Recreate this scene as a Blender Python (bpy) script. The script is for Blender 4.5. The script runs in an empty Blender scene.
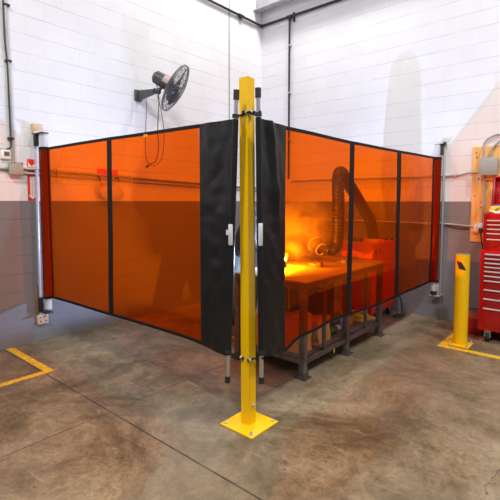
import bpy, bmesh, math, random
from mathutils import Vector, Matrix, Quaternion, noise
random.seed(7)
sc = bpy.context.scene
COL = sc.collection
PI = math.pi

# ------------------------------------------------------------------ helpers
def V(*a): return Vector(a[0]) if len(a) == 1 else Vector(a)

def root_loc(o):
    while o.parent: o = o.parent
    return o.location.copy()

def thing(name, label, cat, loc=(0, 0, 0), group=None):
    o = bpy.data.objects.new(name, None); COL.objects.link(o)
    o.location = loc; o.empty_display_size = .1
    o['label'] = label; o['category'] = cat
    if group: o['group'] = group
    return o

def tag(o, label=None, cat=None, group=None, kind=None):
    if label: o['label'] = label
    if cat: o['category'] = cat
    if group: o['group'] = group
    if kind: o['kind'] = kind
    return o

class MB:
    """collects shapes given in world coordinates; build() links ONE mesh"""
    def __init__(s): s.bm = bmesh.new()
    def box(s, lo, hi, bev=0, rot=None, piv=None):
        lo, hi = V(lo), V(hi); c = (lo + hi) / 2; d = hi - lo
        g = bmesh.ops.create_cube(s.bm, size=1)['verts']
        for v in g: v.co = Vector((v.co.x * d.x, v.co.y * d.y, v.co.z * d.z)) + c
        if bev:
            es = list({e for v in g for e in v.link_edges})
            r = bmesh.ops.bevel(s.bm, geom=es, offset=bev, segments=2, affect='EDGES', profile=.5)
            g = list({v for f in r['faces'] for v in f.verts} | {v for v in g if v.is_valid})
        if rot is not None:
            p = V(piv) if piv is not None else c
            for v in g: v.co = rot @ (v.co - p) + p
        return s
    def cyl(s, p0, p1, r0, r1=None, seg=20, caps=True):
        r1 = r0 if r1 is None else r1
        return s.tube([p0, p1], [r0, r1], seg, caps)
    def tube(s, pts, r, seg=10, caps=True, flat=1.0):
        pts = [V(p) for p in pts]; n = len(pts)
        rr = r if isinstance(r, (list, tuple)) else [r] * n
        tang = []
        for i in range(n):
            a = pts[max(i - 1, 0)]; b = pts[min(i + 1, n - 1)]
            t = (b - a); tang.append(t.normalized() if t.length > 1e-9 else Vector((0, 0, 1)))
        ref = Vector((0, 0, 1)) if abs(tang[0].z) < .9 else Vector((1, 0, 0))
        nx = tang[0].cross(ref).normalized(); rings = []
        for i in range(n):
            if i:
                q = tang[i - 1].rotation_difference(tang[i]); nx = (q @ nx)
                nx = (nx - tang[i] * nx.dot(tang[i])).normalized()
            ny = tang[i].cross(nx)
            rings.append([s.bm.verts.new(pts[i] + (nx * math.cos(2 * PI * k / seg) + ny * math.sin(2 * PI * k / seg) * flat) * rr[i]) for k in range(seg)])
        for i in range(n - 1):
            for k in range(seg):
                s.bm.faces.new((rings[i][k], rings[i][(k + 1) % seg], rings[i + 1][(k + 1) % seg], rings[i + 1][k]))
        if caps:
            s.bm.faces.new(list(reversed(rings[0]))); s.bm.faces.new(rings[-1])
        return s
    def ring(s, c, ax, R, r, seg=40, sub=6):
        c, ax = V(c), V(ax).normalized()
        u = ax.orthogonal().normalized(); w = ax.cross(u); rings = []
        for i in range(seg):
            a = 2 * PI * i / seg; d = u * math.cos(a) + w * math.sin(a)
            rings.append([s.bm.verts.new(c + d * (R + r * math.cos(2 * PI * k / sub)) + ax * (r * math.sin(2 * PI * k / sub))) for k in range(sub)])
        for i in range(seg):
            for k in range(sub):
                s.bm.faces.new((rings[i][k], rings[i][(k + 1) % sub], rings[(i + 1) % seg][(k + 1) % sub], rings[(i + 1) % seg][k]))
        return s
    def sphere(s, c, r, seg=16, sc3=(1, 1, 1), rot=None):
        g = bmesh.ops.create_uvsphere(s.bm, u_segments=seg, v_segments=max(8, seg // 2), radius=r)['verts']
        for v in g:
            p = Vector((v.co.x * sc3[0], v.co.y * sc3[1], v.co.z * sc3[2]))
            v.co = (rot @ p if rot is not None else p) + V(c)
        return s
    def poly(s, pts, ext):
        """flat polygon extruded by ext"""
        ext = V(ext); a = [s.bm.verts.new(V(p)) for p in pts]; b = [s.bm.verts.new(V(p) + ext) for p in pts]; n = len(pts)
        s.bm.faces.new(a); s.bm.faces.new(list(reversed(b)))
        for i in range(n): s.bm.faces.new((a[i], b[i], b[(i + 1) % n], a[(i + 1) % n]))
        return s
    def grid(s, fn, nu, nv):
        g = [[s.bm.verts.new(V(fn(i / nu, j / nv))) for j in range(nv + 1)] for i in range(nu + 1)]
        for i in range(nu):
            for j in range(nv): s.bm.faces.new((g[i][j], g[i + 1][j], g[i + 1][j + 1], g[i][j + 1]))
        return s
    def slab(s, fn, nu, nv, nrm, t):
        """closed thin sheet following fn, thickness t about it"""
        nrm = V(nrm) * (t / 2)
        F = [[s.bm.verts.new(V(fn(i / nu, j / nv)) + nrm) for j in range(nv + 1)] for i in range(nu + 1)]
        B = [[s.bm.verts.new(V(fn(i / nu, j / nv)) - nrm) for j in range(nv + 1)] for i in range(nu + 1)]
        q = s.bm.faces.new
        for i in range(nu):
            for j in range(nv):
                q((F[i][j], F[i + 1][j], F[i + 1][j + 1], F[i][j + 1])); q((B[i][j], B[i][j + 1], B[i + 1][j + 1], B[i + 1][j]))
            q((F[i][0], B[i][0], B[i + 1][0], F[i + 1][0])); q((F[i][nv], F[i + 1][nv], B[i + 1][nv], B[i][nv]))
        for j in range(nv):
            q((F[0][j], F[0][j + 1], B[0][j + 1], B[0][j])); q((F[nu][j], B[nu][j], B[nu][j + 1], F[nu][j + 1]))
        return s
    def build(s, name, mat, parent=None, smooth=True, ang=35, normals=True):
        if normals: bmesh.ops.recalc_face_normals(s.bm, faces=s.bm.faces[:])
        me = bpy.data.meshes.new(name)
        off = root_loc(parent) if parent else Vector((0, 0, 0))
        bmesh.ops.translate(s.bm, verts=s.bm.verts[:], vec=-off)
        s.bm.to_mesh(me); s.bm.free()
        if smooth:
            me.polygons.foreach_set('use_smooth', [True] * len(me.polygons))
            me.set_sharp_from_angle(angle=math.radians(ang))
        me.materials.append(mat)
        o = bpy.data.objects.new(name, me); COL.objects.link(o)
        if parent: o.parent = parent
        return o

def spline(pts, n=8):
    pts = [V(p) for p in pts]; out = []
    for i in range(len(pts) - 1):
        p0 = pts[max(i - 1, 0)]; p1 = pts[i]; p2 = pts[i + 1]; p3 = pts[min(i + 2, len(pts) - 1)]
        for k in range(n):
            t = k / n
            out.append(.5 * ((2 * p1) + (p2 - p0) * t + (2 * p0 - 5 * p1 + 4 * p2 - p3) * t * t + (3 * p1 - p0 - 3 * p2 + p3) * t ** 3))
    out.append(pts[-1]); return out

def lerp_table(tab, x):
    if x <= tab[0][0]: return tab[0][1]
    for (a, b), (c, d) in zip(tab, tab[1:]):
        if x <= c: return b + (d - b) * (x - a) / (c - a)
    return tab[-1][1]

def text_mesh(name, body, size, mat, parent, origin, xdir, ydir, ext=.0006, align='CENTER'):
    cu = bpy.data.curves.new(name, 'FONT'); cu.body = body; cu.size = size; cu.extrude = ext
    cu.align_x = align; cu.align_y = 'CENTER'
    t = bpy.data.objects.new(name, cu); COL.objects.link(t)
    dg = bpy.context.evaluated_depsgraph_get()
    me = bpy.data.meshes.new_from_object(t.evaluated_get(dg))
    COL.objects.unlink(t); bpy.data.objects.remove(t)
    x, y = V(xdir).normalized(), V(ydir).normalized(); z = x.cross(y)
    off = V(origin) - (root_loc(parent) if parent else Vector())
    M = Matrix((x, y, z)).transposed().to_4x4(); M.translation = off
    me.transform(M); me.materials.clear(); me.materials.append(mat)
    o = bpy.data.objects.new(name, me); COL.objects.link(o); o.parent = parent
    return o

# ------------------------------------------------------------------ materials
def nt(name):
    m = bpy.data.materials.new(name); m.use_nodes = True
    t = m.node_tree; t.nodes.clear()
    out = t.nodes.new('ShaderNodeOutputMaterial')
    return m, t, out
def N(t, typ, **kw):
    n = t.nodes.new(typ)
    for k, v in kw.items():
        if k in n.inputs.keys(): n.inputs[k].default_value = v
        else: setattr(n, k, v)
    return n
def L(t, a, ao, b, bi): t.links.new(a.outputs[ao], b.inputs[bi])

def srgb(r, g, b):
    f = lambda c: (c / 255 / 12.92) if c / 255 <= .04045 else ((c / 255 + .055) / 1.055) ** 2.4
    return (f(r), f(g), f(b), 1)

def mat(name, col, rough=.5, metal=0, var=.12, vs=6, bump=0, bs=60, coat=0, spec=.5):
    m, t, out = nt(name)
    p = N(t, 'ShaderNodeBsdfPrincipled', Roughness=rough, Metallic=metal)
    p.inputs['Coat Weight'].default_value = coat; p.inputs['Specular IOR Level'].default_value = spec
    tc = N(t, 'ShaderNodeNewGeometry')
    nz = N(t, 'ShaderNodeTexNoise', Scale=vs, Detail=4.0)
    L(t, tc, 'Position', nz, 'Vector')
    hs = N(t, 'ShaderNodeHueSaturation', Color=col)
    mr = N(t, 'ShaderNodeMapRange'); mr.inputs[3].default_value = 1 - var; mr.inputs[4].default_value = 1 + var
    mr.inputs[1].default_value = .3; mr.inputs[2].default_value = .7
    L(t, nz, 'Fac', mr, 0); L(t, mr, 0, hs, 'Value'); L(t, hs, 'Color', p, 'Base Color')
    if bump:
        n2 = N(t, 'ShaderNodeTexNoise', Scale=bs, Detail=3.0); L(t, tc, 'Position', n2, 'Vector')
        b = N(t, 'ShaderNodeBump', Strength=bump, Distance=.01); L(t, n2, 'Fac', b, 'Height'); L(t, b, 'Normal', p, 'Normal')
    L(t, p, 'BSDF', out, 'Surface')
    return m

def block_wall(name, axis, phase):
    """painted 16x8 inch concrete blocks: white above 1.6256 m, grey below"""
    m, t, out = nt(name)
    p = N(t, 'ShaderNodeBsdfPrincipled', Roughness=.55)
    g = N(t, 'ShaderNodeNewGeometry'); sx = N(t, 'ShaderNodeSeparateXYZ'); L(t, g, 'Position', sx, 0)
    ad = N(t, 'ShaderNodeMath', operation='ADD'); L(t, sx, axis, ad, 0); ad.inputs[1].default_value = phase
    cx = N(t, 'ShaderNodeCombineXYZ'); L(t, ad, 0, cx, 'X'); L(t, sx, 'Z', cx, 'Y')
    # wobble
    nz = N(t, 'ShaderNodeTexNoise', Scale=9.0, Detail=2.0); L(t, g, 'Position', nz, 'Vector')
    vs = N(t, 'ShaderNodeVectorMath', operation='SCALE'); vs.inputs['Scale'].default_value = .006
    sb = N(t, 'ShaderNodeVectorMath', operation='SUBTRACT'); L(t, nz, 'Color', sb, 0); sb.inputs[1].default_value = (.5, .5, .5)
    L(t, sb, 0, vs, 0)
    va = N(t, 'ShaderNodeVectorMath', operation='ADD'); L(t, cx, 0, va, 0); L(t, vs, 0, va, 1)
    def brick(ms, sm):
        b = N(t, 'ShaderNodeTexBrick', offset=.5, offset_frequency=2, squash=1.0)
        b.inputs['Scale'].default_value = 1.0; b.inputs['Mortar Size'].default_value = ms; b.inputs['Mortar Smooth'].default_value = sm
        b.inputs['Brick Width'].default_value = .4064; b.inputs['Row Height'].default_value = .2032
        b.inputs['Color1'].default_value = (.94, .94, .94, 1); b.inputs['Color2'].default_value = (1, 1, 1, 1); b.inputs['Mortar'].default_value = (.62, .62, .64, 1)
        L(t, va, 0, b, 'Vector'); return b
    b = brick(.0028, .3); b2 = brick(.008, 1.0)
    # patchy mortar visibility
    pn = N(t, 'ShaderNodeTexNoise', Scale=2.3, Detail=4.0); L(t, g, 'Position', pn, 'Vector')
    pr = N(t, 'ShaderNodeMapRange'); pr.inputs[1].default_value = .35; pr.inputs[2].default_value = .65; pr.inputs[3].default_value = .25; pr.inputs[4].default_value = 1
    L(t, pn, 'Fac', pr, 0)
    zw = N(t, 'ShaderNodeSeparateXYZ'); L(t, va, 0, zw, 0)
    hp = N(t, 'ShaderNodeMath', operation='PINGPONG'); L(t, zw, 'Y', hp, 0); hp.inputs[1].default_value = .1016
    hz = N(t, 'ShaderNodeMapRange'); hz.inputs[1].default_value = .002; hz.inputs[2].default_value = .0045; hz.inputs[3].default_value = 1; hz.inputs[4].default_value = 0; L(t, hp, 0, hz, 0)
    bv = N(t, 'ShaderNodeMath', operation='MULTIPLY'); L(t, b, 'Fac', bv, 0); bv.inputs[1].default_value = .22
    jx = N(t, 'ShaderNodeMath', operation='MAXIMUM'); L(t, bv, 0, jx, 0)
    hq = N(t, 'ShaderNodeMath', operation='MULTIPLY'); L(t, hz, 0, hq, 0); hq.inputs[1].default_value = .8; L(t, hq, 0, jx, 1)
    mm = N(t, 'ShaderNodeMath', operation='MULTIPLY'); L(t, jx, 0, mm, 0); L(t, pr, 0, mm, 1)
    # paint colour
    st = N(t, 'ShaderNodeMath', operation='GREATER_THAN'); L(t, sx, 'Z', st, 0); st.inputs[1].default_value = 1.6256
    pc = N(t, 'ShaderNodeMix', data_type='RGBA'); L(t, st, 0, pc, 'Factor')
    pc.inputs[6].default_value = GREYP; pc.inputs[7].default_value = WHITEP
    # per-block tone
    mt = N(t, 'ShaderNodeMix', data_type='RGBA', blend_type='MULTIPLY'); mt.inputs['Factor'].default_value = .55
    bt = brick(.0, .0); L(t, pc, 2, mt, 6); L(t, bt, 'Color', mt, 7)
    # grime
    gn = N(t, 'ShaderNodeTexNoise', Scale=1.1, Detail=7.0, Roughness=.65); L(t, g, 'Position', gn, 'Vector')
    gr = N(t, 'ShaderNodeMapRange'); gr.inputs[1].default_value = .3; gr.inputs[2].default_value = .7; gr.inputs[3].default_value = .93; gr.inputs[4].default_value = 1.03
    L(t, gn, 'Fac', gr, 0)
    hs = N(t, 'ShaderNodeHueSaturation'); L(t, mt, 2, hs, 'Color'); L(t, gr, 0, hs, 'Value')
    dm = N(t, 'ShaderNodeMix', data_type='RGBA', blend_type='MULTIPLY'); L(t, mm, 0, dm, 'Factor'); L(t, hs, 'Color', dm, 6); dm.inputs[7].default_value = (.5, .5, .53, 1)  # joint tint paints recess shade into the colour, along with dirt
    # small specks (anchor holes, chips)
    L(t, dm, 2, p, 'Base Color')
    bm = N(t, 'ShaderNodeBump', Strength=.12, Distance=.006, invert=True); L(t, b2, 'Fac', bm, 'Height')
    n3 = N(t, 'ShaderNodeTexNoise', Scale=120.0, Detail=3.0); L(t, g, 'Position', n3, 'Vector')
    bm2 = N(t, 'ShaderNodeBump', Strength=.12, Distance=.004); L(t, n3, 'Fac', bm2, 'Height'); L(t, bm, 'Normal', bm2, 'Normal')
    L(t, bm2, 'Normal', p, 'Normal'); L(t, p, 'BSDF', out, 'Surface')
    return m

def concrete(name):
    m, t, out = nt(name)
    p = N(t, 'ShaderNodeBsdfPrincipled', Roughness=.5)
    g = N(t, 'ShaderNodeNewGeometry'); sx = N(t, 'ShaderNodeSeparateXYZ'); L(t, g, 'Position', sx, 0)
    def noi(s, d=6, r=.6, dist=0):
        n = N(t, 'ShaderNodeTexNoise', Scale=s, Detail=float(d), Roughness=r, Distortion=float(dist)); L(t, g, 'Position', n, 'Vector'); return n
    def ramp(n, stops, out_='Fac'):
        r = N(t, 'ShaderNodeValToRGB'); e = r.color_ramp.elements
        e[0].position, e[0].color = stops[0]; e[1].position, e[1].color = stops[-1]
        for s in stops[1:-1]:
            k = e.new(s[0]); k.color = s[1]
        L(t, n, out_, r, 'Fac'); return r
    a = ramp(noi(1.2, 10, .72, .8), [(.32, srgb(64, 53, 31)), (.45, srgb(100, 84, 56)), (.56, srgb(128, 109, 80)), (.72, srgb(156, 142, 112))])
    # fine mottling
    b = ramp(noi(11, 10, .78, .5), [(.3, (.42, .40, .38, 1)), (.5, (.95, .95, .95, 1)), (.7, (1.25, 1.25, 1.25, 1))])
    mx = N(t, 'ShaderNodeMix', data_type='RGBA', blend_type='MULTIPLY'); mx.inputs['Factor'].default_value = .85; L(t, a, 'Color', mx, 6); L(t, b, 'Color', mx, 7)
    fb = ramp(noi(34, 6, .75), [(.32, (.68, .66, .64, 1)), (.68, (1.18, 1.18, 1.18, 1))])
    mf = N(t, 'ShaderNodeMix', data_type='RGBA', blend_type='MULTIPLY'); mf.inputs['Factor'].default_value = .8; L(t, mx, 2, mf, 6); L(t, fb, 'Color', mf, 7); mx = mf
    # grey pale trowel patches
    c = ramp(noi(.55, 5, .55, 1.2), [(.47, (0, 0, 0, 1)), (.66, (1, 1, 1, 1))])
    m2 = N(t, 'ShaderNodeMix', data_type='RGBA'); L(t, mx, 2, m2, 6); m2.inputs[7].default_value = srgb(148, 136, 120)
    f = N(t, 'ShaderNodeMath', operation='MULTIPLY'); L(t, c, 'Color', f, 0); f.inputs[1].default_value = .36; L(t, f, 0, m2, 'Factor')
    # dark stains
    d = ramp(noi(1.7, 9, .7, 1.5), [(.54, (0, 0, 0, 1)), (.74, (1, 1, 1, 1))])
    m3 = N(t, 'ShaderNodeMix', data_type='RGBA', blend_type='MULTIPLY'); L(t, m2, 2, m3, 6); m3.inputs[7].default_value = (.5, .47, .44, 1)
    f3 = N(t, 'ShaderNodeMath', operation='MULTIPLY'); L(t, d, 'Color', f3, 0); f3.inputs[1].default_value = .75; L(t, f3, 0, m3, 'Factor')
    sm = N(t, 'ShaderNodeMapping'); sm.inputs['Scale'].default_value = (1.2, 6.0, 1); sm.inputs['Rotation'].default_value = (0, 0, .6); L(t, g, 'Position', sm, 'Vector')
    sn = N(t, 'ShaderNodeTexNoise', Scale=2.6, Detail=8.0, Roughness=.7, Distortion=1.0); L(t, sm, 0, sn, 'Vector')
    sr = ramp(sn, [(.58, (0, 0, 0, 1)), (.72, (1, 1, 1, 1))])
    m35 = N(t, 'ShaderNodeMix', data_type='RGBA'); L(t, m3, 2, m35, 6); m35.inputs[7].default_value = srgb(176, 168, 146)
    f35 = N(t, 'ShaderNodeMath', operation='MULTIPLY'); L(t, sr, 'Color', f35, 0); f35.inputs[1].default_value = .35; L(t, f35, 0, m35, 'Factor')
    m3 = m35
    # scuff specks
    vo = N(t, 'ShaderNodeTexVoronoi', Scale=3.4); mp = N(t, 'ShaderNodeMapping'); mp.inputs['Scale'].default_value = (1, 1.9, 1)
    mp.inputs['Rotation'].default_value = (0, 0, .7); L(t, g, 'Position', mp, 'Vector'); L(t, mp, 0, vo, 'Vector')
    rv = ramp(vo, [(.035, (1, 1, 1, 1)), (.06, (0, 0, 0, 1))], 'Distance')
    m4 = N(t, 'ShaderNodeMix', data_type='RGBA'); L(t, m3, 2, m4, 6); m4.inputs[7].default_value = (.035, .03, .026, 1)
    f4 = N(t, 'ShaderNodeMath', operation='MULTIPLY'); L(t, rv, 'Color', f4, 0); f4.inputs[1].default_value = .7; L(t, f4, 0, m4, 'Factor')
    # saw-cut control joints at x = 2.12 and y = -4.46, every 4 m
    def joint(ax, pos, w):
        s = N(t, 'ShaderNodeMath', operation='SUBTRACT'); L(t, sx, ax, s, 0); s.inputs[1].default_value = pos - 40.0
        md = N(t, 'ShaderNodeMath', operation='PINGPONG'); L(t, s, 0, md, 0); md.inputs[1].default_value = 2.0
        lt = N(t, 'ShaderNodeMapRange'); lt.inputs[1].default_value = w; lt.inputs[2].default_value = w * 2.4; lt.inputs[3].default_value = 1; lt.inputs[4].default_value = 0
        L(t, md, 0, lt, 0); return lt
    j1 = joint('X', 2.12, .0028); j2 = joint('Y', -4.46, .0032)
    jx = N(t, 'ShaderNodeMath', operation='MAXIMUM'); L(t, j1, 0, jx, 0); L(t, j2, 0, jx, 1)
    jn = N(t, 'ShaderNodeMapRange'); jn.inputs[1].default_value = .35; jn.inputs[2].default_value = .6; jn.inputs[3].default_value = .45; jn.inputs[4].default_value = 1; L(t, noi(5, 4), 'Fac', jn, 0)
    jm = N(t, 'ShaderNodeMath', operation='MULTIPLY'); L(t, jx, 0, jm, 0); L(t, jn, 0, jm, 1)
    # a wandering crack near the camera
    wv = noi(2.2, 5, .7)
    cs = N(t, 'ShaderNodeMath', operation='MULTIPLY_ADD'); L(t, wv, 'Fac', cs, 0); cs.inputs[1].default_value = .5; L(t, sx, 'X', cs, 2)
    cd = N(t, 'ShaderNodeMath', operation='SUBTRACT'); L(t, cs, 0, cd, 0); cd.inputs[1].default_value = 4.79
    ab = N(t, 'ShaderNodeMath', operation='ABSOLUTE'); L(t, cd, 0, ab, 0)
    cr = N(t, 'ShaderNodeMapRange'); cr.inputs[1].default_value = .0015; cr.inputs[2].default_value = .005; cr.inputs[3].default_value = .8; cr.inputs[4].default_value = 0
    L(t, ab, 0, cr, 0)
    yl = N(t, 'ShaderNodeMath', operation='LESS_THAN'); L(t, sx, 'Y', yl, 0); yl.inputs[1].default_value = -3.3
    cc = N(t, 'ShaderNodeMath', operation='MULTIPLY'); L(t, cr, 0, cc, 0); L(t, yl, 0, cc, 1)
    jc = N(t, 'ShaderNodeMath', operation='MAXIMUM'); L(t, jm, 0, jc, 0); L(t, cc, 0, jc, 1)
    m5 = N(t, 'ShaderNodeMix', data_type='RGBA'); L(t, m4, 2, m5, 6); m5.inputs[7].default_value = (.03, .025, .02, 1); L(t, jc, 0, m5, 'Factor')
    L(t, m5, 2, p, 'Base Color')
    rr = N(t, 'ShaderNodeMapRange'); rr.inputs[3].default_value = .36; rr.inputs[4].default_value = .62; L(t, noi(2.5, 4), 'Fac', rr, 0); L(t, rr, 0, p, 'Roughness')
    bp = N(t, 'ShaderNodeBump', Strength=.1, Distance=.006); L(t, noi(40, 5), 'Fac', bp, 'Height')
    bj = N(t, 'ShaderNodeBump', Strength=.5, Distance=.01, invert=True); L(t, jc, 0, bj, 'Height'); L(t, bp, 'Normal', bj, 'Normal'); L(t, bj, 'Normal', p, 'Normal')
    L(t, p, 'BSDF', out, 'Surface')
    return m

def vinyl(name, tint, body, mixf, bstr=.25, bsc=3.0, stretch=(1, 1, 1)):
    """tinted see-through vinyl sheet"""
    m, t, out = nt(name)
    g = N(t, 'ShaderNodeNewGeometry')
    tr = N(t, 'ShaderNodeBsdfTransparent', Color=tint)
    df = N(t, 'ShaderNodeBsdfDiffuse', Color=body); tl = N(t, 'ShaderNodeBsdfTranslucent', Color=body)
    dm = N(t, 'ShaderNodeMixShader', Fac=.6); L(t, df, 0, dm, 1); L(t, tl, 0, dm, 2)
    m1 = N(t, 'ShaderNodeMixShader', Fac=mixf); L(t, tr, 0, m1, 1); L(t, dm, 0, m1, 2)
    gl = N(t, 'ShaderNodeBsdfGlossy', Roughness=.14)
    mp = N(t, 'ShaderNodeMapping'); mp.inputs['Scale'].default_value = stretch; mp.inputs['Rotation'].default_value = (.5, .5, 0)
    nz = N(t, 'ShaderNodeTexNoise', Scale=bsc, Detail=3.0, Distortion=1.2); L(t, g, 'Position', mp, 'Vector'); L(t, mp, 0, nz, 'Vector')
    bp = N(t, 'ShaderNodeBump', Strength=bstr, Distance=.06); L(t, nz, 'Fac', bp, 'Height'); L(t, bp, 'Normal', gl, 'Normal')
    fr = N(t, 'ShaderNodeFresnel', IOR=1.16); L(t, bp, 'Normal', fr, 'Normal')
    m2 = N(t, 'ShaderNodeMixShader'); L(t, fr, 0, m2, 'Fac'); L(t, m1, 0, m2, 1); L(t, gl, 0, m2, 2)
    L(t, m2, 0, out, 'Surface')
    return m

def wood(name, c1, c2, sc_=(1, 1, .12)):
    m, t, out = nt(name)
    p = N(t, 'ShaderNodeBsdfPrincipled', Roughness=.6)
    g = N(t, 'ShaderNodeNewGeometry'); mp = N(t, 'ShaderNodeMapping'); mp.inputs['Scale'].default_value = sc_
    L(t, g, 'Position', mp, 'Vector')
    nz = N(t, 'ShaderNodeTexNoise', Scale=14.0, Detail=5.0, Distortion=1.5); L(t, mp, 0, nz, 'Vector')
    r = N(t, 'ShaderNodeValToRGB'); e = r.color_ramp.elements; e[0].position = .35; e[0].color = c1; e[1].position = .65; e[1].color = c2
    L(t, nz, 'Fac', r, 0)
    vo = N(t, 'ShaderNodeTexVoronoi', Scale=5.0); L(t, g, 'Position', vo, 'Vector')
    k = N(t, 'ShaderNodeMapRange'); k.inputs[1].default_value = .05; k.inputs[2].default_value = .12; k.inputs[3].default_value = .8; k.inputs[4].default_value = 0
    L(t, vo, 'Distance', k, 0)
    mx = N(t, 'ShaderNodeMix', data_type='RGBA'); L(t, k, 0, mx, 'Factor'); L(t, r, 0, mx, 6); mx.inputs[7].default_value = (.16, .07, .025, 1)
    L(t, mx, 2, p, 'Base Color'); L(t, p, 'BSDF', out, 'Surface')
    return m

def emission(name, col, s):
    m, t, out = nt(name); e = N(t, 'ShaderNodeEmission', Color=col, Strength=s); L(t, e, 0, out, 'Surface'); return m

def smoke_mat(name, centre, rad, dens):
    m, t, out = nt(name)
    g = N(t, 'ShaderNodeNewGeometry')
    nz = N(t, 'ShaderNodeTexNoise', Scale=5.5, Detail=4.0, Distortion=.8); L(t, g, 'Position', nz, 'Vector')
    mr = N(t, 'ShaderNodeMapRange'); mr.inputs[1].default_value = .42; mr.inputs[2].default_value = .72; L(t, nz, 'Fac', mr, 0)
    sb = N(t, 'ShaderNodeVectorMath', operation='SUBTRACT'); L(t, g, 'Position', sb, 0); sb.inputs[1].default_value = centre
    dv = N(t, 'ShaderNodeVectorMath', operation='DIVIDE'); L(t, sb, 0, dv, 0); dv.inputs[1].default_value = rad
    ln = N(t, 'ShaderNodeVectorMath', operation='LENGTH'); L(t, dv, 0, ln, 0)
    fo = N(t, 'ShaderNodeMapRange'); fo.inputs[1].default_value = .25; fo.inputs[2].default_value = 1.0; fo.inputs[3].default_value = 1; fo.inputs[4].default_value = 0
    L(t, ln, 'Value', fo, 0)
    mu = N(t, 'ShaderNodeMath', operation='MULTIPLY'); L(t, mr, 0, mu, 0); L(t, fo, 0, mu, 1)
    ds = N(t, 'ShaderNodeVectorMath', operation='DISTANCE'); L(t, g, 'Position', ds, 0); ds.inputs[1].default_value = (2.288, -2.40, .992)
    nf = N(t, 'ShaderNodeMapRange'); nf.inputs[1].default_value = .10; nf.inputs[2].default_value = .5; nf.inputs[3].default_value = .012; nf.inputs[4].default_value = 1; L(t, ds, 'Value', nf, 0)
    mu1 = N(t, 'ShaderNodeMath', operation='MULTIPLY'); L(t, mu, 0, mu1, 0); L(t, nf, 0, mu1, 1)
    mu2 = N(t, 'ShaderNodeMath', operation='MULTIPLY'); L(t, mu1, 0, mu2, 0); mu2.inputs[1].default_value = dens
    vs = N(t, 'ShaderNodeVolumeScatter', Color=(.9, .9, .9, 1)); vs.inputs['Anisotropy'].default_value = .2; L(t, mu2, 0, vs, 'Density')
    L(t, vs, 0, out, 'Volume')
    return m

WHITEP = (.80, .79, .80, 1)
GREYP = (.20, .195, .205, 1)
M = {}
M['wallL'] = block_wall('painted_block_left', 'Y', 10 * .4064 + 3.51 - 8.5 * .4064 + .2032 * 0)
M['wallR'] = block_wall('painted_block_right', 'X', .4064 * 10 - 3.40)
M['floor'] = concrete('stained_concrete')
M['ceil'] = mat('ceiling_deck', (.35, .35, .37, 1), .8)
M['yellow'] = mat('yellow_paint', srgb(232, 182, 0), .42, var=.03, vs=14, spec=.35)
M['yelline'] = mat('yellow_floor_paint', srgb(208, 168, 26), .6, var=.3, vs=25)
M['vinyl'] = vinyl('orange_vinyl', (1, .14, .0005, 1), (1, .13, .0005, 1), .05, .22, 2.2)
M['vinylroll'] = vinyl('orange_vinyl_roll', (.62, .07, .002, 1), (.42, .05, .002, 1), .6, .8, 9, (1, 1, .12))
M['black'] = mat('black_vinyl', (.009, .009, .0095, 1), .36, var=.2, bump=.35, bs=9, spec=.3)
M['blackstrip'] = mat('black_webbing', (.008, .008, .009, 1), .65, spec=.2)
M['rubber'] = mat('black_rubber', (.012, .012, .013, 1), .55)
M['blackmetal'] = mat('black_steel', (.02, .02, .022, 1), .4)
M['steel'] = mat('brushed_steel', (.55, .55, .57, 1), .32, .9, bump=.04)
M['galv'] = mat('galvanised_steel', (.52, .53, .52, 1), .45, .5)
M['conduit'] = mat('conduit_grey', (.40, .40, .385, 1), .42, .3)
M['rail'] = mat('rail_white', (.60, .60, .62, 1), .4, .3)
M['railg'] = mat('rail_grey', (.48, .47, .43, 1), .45, .4)
M['boxgrey'] = mat('box_grey_paint', (.34, .38, .365, 1), .5, var=.05)
M['boxbeige'] = mat('box_beige', (.40, .39, .34, 1), .55)
M['white'] = mat('white_plastic', (.78, .78, .76, 1), .45)
M['lcd'] = mat('lcd_screen', (.10, .13, .07, 1), .2)
M['lcdink'] = mat('lcd_ink', (.02, .03, .02, 1), .4)
M['redsign'] = mat('sign_red', srgb(240, 52, 14), .4, var=.03)
M['signwhite'] = mat('sign_white', (.8, .78, .76, 1), .4, var=.03)
M['red'] = mat('cabinet_red', srgb(190, 14, 20), .3, var=.06, coat=.35)
M['redb'] = mat('extractor_red', srgb(205, 24, 14), .4, var=.06)
M['darkred'] = mat('drawer_red', srgb(164, 12, 18), .32, var=.05, coat=.3)
M['ply'] = wood('plywood', srgb(216, 160, 84), srgb(240, 190, 112))
M['pine'] = wood('pine_block', srgb(196, 160, 124), srgb(226, 196, 164), (1, .3, 1))
M['oldwood'] = wood('old_wood', srgb(120, 90, 64), srgb(150, 116, 84))
M['tbl'] = mat('table_steel', (.32, .30, .28, 1), .65, .2, var=.15, bump=.05)
M['hoodrim'] = mat('hood_rim_pale', (.6, .58, .55, 1), .5)
M['foot'] = mat('dark_foot_plate', (.055, .04, .03, 1), .7, .2, var=.3)
M['tblframe'] = mat('table_frame_steel', (.13, .118, .095, 1), .6, .2, var=.25, vs=18)
M['duct'] = mat('duct_grey', (.022, .021, .02, 1), .45)
M['dark'] = mat('dark_plastic', (.03, .03, .032, 1), .5)
M['card'] = mat('cardboard', srgb(186, 140, 82), .8, var=.1)
M['paperbag'] = mat('paper_bag', srgb(200, 150, 86), .8, var=.15, bump=.4, bs=25)
M['green'] = mat('green_paint', srgb(62, 96, 42), .45)
M['bluewhite'] = mat('bottle_plastic', srgb(150, 165, 195), .4)
M['yellowp'] = mat('yellow_plastic', srgb(226, 180, 20), .4)
M['brown'] = mat('brown_lid', srgb(120, 66, 48), .5)
M['skin'] = mat('skin', (.55, .32, .22, 1), .5)
M['jacket'] = mat('jacket_cloth', (.018, .019, .026, 1), .85, bump=.3, bs=30)
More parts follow.
